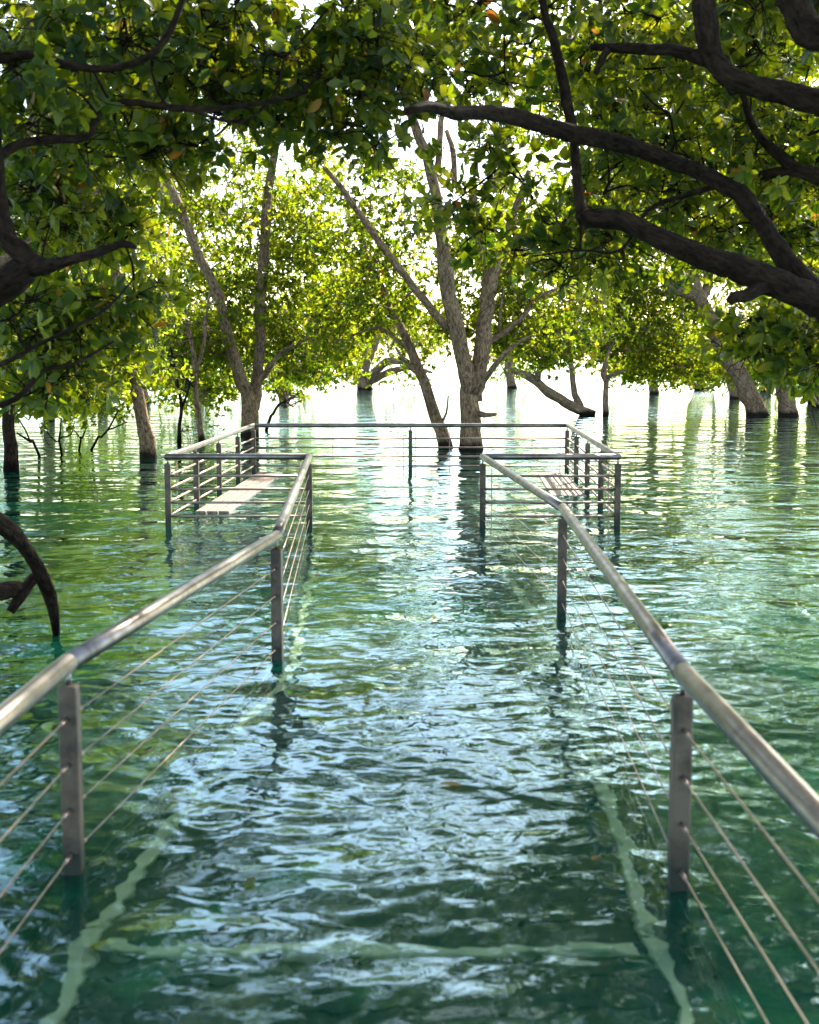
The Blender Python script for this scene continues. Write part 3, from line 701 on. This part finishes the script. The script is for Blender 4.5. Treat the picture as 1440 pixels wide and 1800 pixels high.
# ---- near trees
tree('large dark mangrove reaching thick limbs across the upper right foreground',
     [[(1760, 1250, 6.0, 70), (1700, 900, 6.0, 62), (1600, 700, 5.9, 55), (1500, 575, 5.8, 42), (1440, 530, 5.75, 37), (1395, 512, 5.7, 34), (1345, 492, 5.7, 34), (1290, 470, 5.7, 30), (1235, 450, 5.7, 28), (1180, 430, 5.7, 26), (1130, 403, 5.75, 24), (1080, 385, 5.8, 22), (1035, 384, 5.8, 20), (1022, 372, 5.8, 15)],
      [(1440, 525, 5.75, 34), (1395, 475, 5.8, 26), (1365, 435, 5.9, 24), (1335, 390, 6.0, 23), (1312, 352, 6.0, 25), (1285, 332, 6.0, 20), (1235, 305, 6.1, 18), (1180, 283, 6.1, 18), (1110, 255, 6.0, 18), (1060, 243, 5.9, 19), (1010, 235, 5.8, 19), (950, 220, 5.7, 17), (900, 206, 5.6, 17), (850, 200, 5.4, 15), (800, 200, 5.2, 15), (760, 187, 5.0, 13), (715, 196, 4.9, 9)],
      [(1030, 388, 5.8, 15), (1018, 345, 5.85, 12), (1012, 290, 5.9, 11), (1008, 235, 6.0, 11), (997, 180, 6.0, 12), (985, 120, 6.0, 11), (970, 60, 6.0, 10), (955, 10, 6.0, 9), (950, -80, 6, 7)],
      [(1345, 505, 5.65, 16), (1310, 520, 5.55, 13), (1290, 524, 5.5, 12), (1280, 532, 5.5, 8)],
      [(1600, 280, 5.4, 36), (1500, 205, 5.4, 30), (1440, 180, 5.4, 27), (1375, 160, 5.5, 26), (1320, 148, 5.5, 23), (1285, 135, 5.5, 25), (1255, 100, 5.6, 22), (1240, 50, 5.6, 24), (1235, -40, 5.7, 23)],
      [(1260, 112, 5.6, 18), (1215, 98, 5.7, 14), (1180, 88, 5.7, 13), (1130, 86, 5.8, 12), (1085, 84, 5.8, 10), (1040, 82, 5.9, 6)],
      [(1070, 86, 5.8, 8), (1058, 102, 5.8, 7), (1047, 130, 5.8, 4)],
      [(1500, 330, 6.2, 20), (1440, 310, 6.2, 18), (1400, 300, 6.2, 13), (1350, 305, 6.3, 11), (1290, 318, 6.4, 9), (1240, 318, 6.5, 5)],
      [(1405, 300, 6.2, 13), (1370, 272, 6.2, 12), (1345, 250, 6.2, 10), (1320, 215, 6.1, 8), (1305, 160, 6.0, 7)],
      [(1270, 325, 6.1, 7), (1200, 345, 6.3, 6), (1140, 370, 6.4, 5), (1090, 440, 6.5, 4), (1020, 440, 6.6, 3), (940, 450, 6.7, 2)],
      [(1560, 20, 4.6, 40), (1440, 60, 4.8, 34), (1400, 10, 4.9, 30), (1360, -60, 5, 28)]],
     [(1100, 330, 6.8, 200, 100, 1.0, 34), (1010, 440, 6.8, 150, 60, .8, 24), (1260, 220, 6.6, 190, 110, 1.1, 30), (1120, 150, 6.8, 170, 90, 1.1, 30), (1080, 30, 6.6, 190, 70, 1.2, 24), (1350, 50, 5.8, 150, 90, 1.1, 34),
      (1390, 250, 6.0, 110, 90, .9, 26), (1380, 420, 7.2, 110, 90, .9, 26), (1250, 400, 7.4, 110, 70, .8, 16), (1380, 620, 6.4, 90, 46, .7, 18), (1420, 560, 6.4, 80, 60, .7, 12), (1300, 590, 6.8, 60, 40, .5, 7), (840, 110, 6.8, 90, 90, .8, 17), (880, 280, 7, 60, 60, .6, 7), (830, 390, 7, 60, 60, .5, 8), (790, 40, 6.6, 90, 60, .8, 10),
      ('w', 3.0, 7.4, 4.9, 1.9, 3.6, .7, 230), ('w', .5, 7.5, 5.3, 1.3, 3.0, .5, 100), ('w', -.2, 5.0, 5.2, 1.4, 1.5, .4, 50), ('w', 1.6, 5.2, 3.6, .9, 1.6, .4, 40), ('w', 3.6, 7.5, 3.6, 1.3, 3.0, 1.0, 50)],  # unseen overhead clumps added to keep sun off the foreground and near water
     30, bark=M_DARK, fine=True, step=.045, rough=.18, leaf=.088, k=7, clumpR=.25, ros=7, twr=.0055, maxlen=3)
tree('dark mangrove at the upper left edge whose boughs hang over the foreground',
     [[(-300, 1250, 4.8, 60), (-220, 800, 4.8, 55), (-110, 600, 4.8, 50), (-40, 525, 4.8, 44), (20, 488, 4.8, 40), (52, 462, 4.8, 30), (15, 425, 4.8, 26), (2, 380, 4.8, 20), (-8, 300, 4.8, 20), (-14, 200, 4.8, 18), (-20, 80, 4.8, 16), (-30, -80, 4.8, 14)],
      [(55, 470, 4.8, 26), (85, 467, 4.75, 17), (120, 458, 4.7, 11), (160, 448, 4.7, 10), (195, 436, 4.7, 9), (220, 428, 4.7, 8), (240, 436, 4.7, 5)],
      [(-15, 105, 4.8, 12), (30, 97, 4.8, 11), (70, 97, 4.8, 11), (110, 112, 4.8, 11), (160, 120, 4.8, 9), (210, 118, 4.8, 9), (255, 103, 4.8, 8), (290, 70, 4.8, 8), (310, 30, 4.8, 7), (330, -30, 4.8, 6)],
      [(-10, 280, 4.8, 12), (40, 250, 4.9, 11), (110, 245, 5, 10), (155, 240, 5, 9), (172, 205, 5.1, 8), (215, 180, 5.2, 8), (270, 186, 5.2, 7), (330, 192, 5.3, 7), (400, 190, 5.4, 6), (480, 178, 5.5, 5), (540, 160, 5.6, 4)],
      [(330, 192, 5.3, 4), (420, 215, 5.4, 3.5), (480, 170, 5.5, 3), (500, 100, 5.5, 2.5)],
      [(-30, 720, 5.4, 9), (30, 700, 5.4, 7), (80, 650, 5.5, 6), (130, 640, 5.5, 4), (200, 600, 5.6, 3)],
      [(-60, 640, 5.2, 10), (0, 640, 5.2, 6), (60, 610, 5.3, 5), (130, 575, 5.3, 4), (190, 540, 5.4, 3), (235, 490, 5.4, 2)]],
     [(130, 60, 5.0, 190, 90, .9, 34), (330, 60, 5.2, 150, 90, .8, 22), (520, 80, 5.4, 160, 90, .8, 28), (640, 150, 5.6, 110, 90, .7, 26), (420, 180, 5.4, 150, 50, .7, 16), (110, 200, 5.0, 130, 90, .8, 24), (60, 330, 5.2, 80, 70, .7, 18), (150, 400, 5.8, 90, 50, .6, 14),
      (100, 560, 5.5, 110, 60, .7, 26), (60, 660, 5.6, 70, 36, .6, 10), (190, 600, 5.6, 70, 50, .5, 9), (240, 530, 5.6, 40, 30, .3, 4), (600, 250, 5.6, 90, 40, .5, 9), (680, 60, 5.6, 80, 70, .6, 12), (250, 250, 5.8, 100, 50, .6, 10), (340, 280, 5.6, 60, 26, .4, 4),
      ('w', -1.9, 6.9, 4.7, 1.6, 3.0, .7, 180), ('w', -1.3, 5.0, 3.5, .9, 1.6, .4, 36), ('w', -3.6, 6.5, 3.0, 1.4, 3.0, 1.2, 50), ('w', -1.2, 3.2, 4.0, 1.8, 1.6, .5, 60)],  # out-of-view clumps added to shade the left boughs and near water
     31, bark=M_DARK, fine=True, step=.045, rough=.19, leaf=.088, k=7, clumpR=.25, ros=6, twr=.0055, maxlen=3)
# mid-distance trees off the frame's sides whose foliage fills behind the near boughs
tree('leafy mangrove filling the upper right behind the thick limbs',
     [[(1560, 850, 12, 30), (1530, 600, 12, 26), (1480, 400, 12, 20), (1400, 200, 12, 14), (1320, 40, 12, 10)], [(1500, 450, 12, 14), (1380, 330, 12, 9), (1240, 250, 12, 6), (1120, 200, 12, 4)]],
     [(1250, 160, 12, 200, 130, 1.4, 66), (1400, 350, 12, 130, 130, 1.2, 50), (1100, 80, 12.5, 150, 100, 1.2, 36), (1400, 60, 12, 150, 110, 1.4, 34), (1150, 300, 12.5, 160, 90, 1.2, 34), (980, 200, 13, 90, 110, 1.1, 26), (1050, 360, 13, 110, 70, 1.1, 26), (1420, 560, 12, 60, 90, .8, 14), ('w', 3.4, 9.8, 6.3, 2.6, 3.2, .6, 190), ('w', 0, 10.3, 5.6, 2.0, 1.2, .5, 110), ('w', 5.5, 15, 5.2, 2.0, 2.5, 1.6, 80), ('w', .5, 13.5, 5.9, 2.6, 1.6, .5, 120), (760, 30, 13, 120, 50, 1.0, 20)],  # 'w' clumps are added unseen blockers for sun and mirrored sky
     32, leaf=.088, clumpR=.36)
tree('leafy mangrove filling the upper left behind the dark boughs',
     [[(-180, 900, 11, 26), (-120, 650, 11, 22), (-60, 450, 11, 16), (40, 250, 11, 11), (140, 80, 11, 8)], [(-90, 520, 11, 10), (60, 420, 11, 7), (180, 330, 11, 4)]],
     [(90, 140, 11, 190, 130, 1.3, 60), (60, 400, 11, 110, 120, 1.1, 40), (300, 120, 11.5, 160, 100, 1.2, 40), (480, 120, 12, 140, 90, 1.1, 32), (180, 300, 11.5, 110, 80, 1, 24), (-40, 650, 11, 90, 110, 1, 30), (640, 60, 12, 100, 80, 1, 16)],
     33, leaf=.088, clumpR=.36)

# curved dead branch dipping in the water at the left edge
def fallen(label, stems, seed):
    rng = np.random.default_rng(seed); base = at(98, 1108, 6.02)
    e = empty('dead_branch', base, label, 'branch')
    for st in stems:
        mb = MB(); P = [at(a, b, Y) for a, b, Y, r in st]; R = [r * Y / F for a, b, Y, r in st]
        tube(mb, P, R, 14, .2, rng, step=.03); mb.build('limb', [M_DARK], e, base, bark=True)
fallen('curved dark dead branch dipping into the water at the left edge',
       [[(-60, 890, 5.2, 20), (-10, 915, 5.4, 15), (30, 945, 5.6, 13), (60, 985, 5.8, 12), (78, 1020, 5.9, 14), (92, 1060, 6.0, 11), (98, 1100, 6.05, 8), (100, 1125, 6.1, 6)],
        [(72, 1005, 5.9, 9), (52, 1025, 5.85, 9), (35, 1050, 5.8, 9), (18, 1075, 5.78, 7)],
        [(-50, 1045, 5.6, 17), (-5, 1042, 5.7, 16), (20, 1036, 5.8, 14), (48, 1032, 5.85, 8)]], 80)

# floating leaves
fl = [(756, 1078, 'yellow leaf floating in mid channel near the right bend post', .99), (644, 1143, 'olive leaf floating left of centre in the channel', .95), (641, 1228, 'brownish leaf floating in the channel below the olive one', .97),
      (767, 1375, 'pale orange leaf floating in the near channel', .975), (1040, 1510, 'orange leaf floating near the right submerged strip', .985)]
fl += [(300, 1010, 'small yellow leaf floating left of the left handrail', .96), (860, 1300, 'small green leaf floating right of mid channel', .6), (560, 1010, 'small brown leaf floating beside the left bend post', .985), (430, 1560, 'dull green leaf floating in the near left channel', .5)]
for i, (px, py, lab, rv) in enumerate(fl):
    r_ = np.random.default_rng(90 + i); b = on(px, py, WL + .010)
    mb = MB(); leaves(mb, np.array([b]), np.array([[0, 0, 1.0]]), np.array([.065]), 1, r_, True, spread=(1.5, 1.6))
    mb.R = [np.full(len(x), rv) for x in mb.R]
    V = mb.V[0]; V[:, 2] = WL + .008 + (V[:, 2] - V[:, 2].mean()) * .15
    o = mb.build('floating_leaf', [M_LEAF], None, (b[0], b[1], 0), leafy=True); tag(o, lab, 'leaf', 'leaves floating on the water')

# ------------------------------------------------------------- light, sky, camera
SUN_EL, SUN_AZ = math.radians(40), math.radians(28)      # azimuth to the right of the view direction (+Y)
w = bpy.data.worlds.new('World'); sc.world = w; w.use_nodes = True
nt = w.node_tree; bg = nt.nodes['Background']; sky = nt.nodes.new('ShaderNodeTexSky'); sky.sky_type = 'NISHITA'; sky.sun_disc = False
sky.sun_elevation = SUN_EL; sky.sun_rotation = SUN_AZ; sky.dust_density = 1.5; sky.ozone_density = .25; sky.air_density = 1.0
nt.links.new(sky.outputs[0], bg.inputs[0]); bg.inputs[1].default_value = .15
ld = bpy.data.lights.new('sun', 'SUN'); ld.energy = 5.0; ld.angle = math.radians(.6); ld.color = (1, .93, .82)
lo = bpy.data.objects.new('sun', ld); COL.objects.link(lo)
dv = Vector((math.sin(SUN_AZ) * math.cos(SUN_EL), math.cos(SUN_AZ) * math.cos(SUN_EL), math.sin(SUN_EL)))
lo.rotation_euler = dv.to_track_quat('Z', 'Y').to_euler(); lo.location = dv * 50

cam = bpy.data.cameras.new('camera'); co = bpy.data.objects.new('camera', cam); COL.objects.link(co)
cam.sensor_fit = 'VERTICAL'; cam.sensor_height = 36; cam.lens = F / 1800 * 36
cam.clip_start = .05; cam.clip_end = 3000
co.location = (0, 0, H); co.rotation_euler = (math.pi / 2 - PITCH, 0, 0)
cam.dof.use_dof = True; cam.dof.focus_distance = 13.5; cam.dof.aperture_fstop = 4.8
sc.camera = co
sc.view_settings.view_transform = 'Standard'; sc.view_settings.look = 'None'
sc.view_settings.exposure = 1.9; sc.view_settings.gamma = 1
sc.cycles.sample_clamp_indirect = 12
sc.cycles.max_bounces = 8; sc.cycles.transmission_bounces = 6; sc.cycles.diffuse_bounces = 4; sc.cycles.glossy_bounces = 4
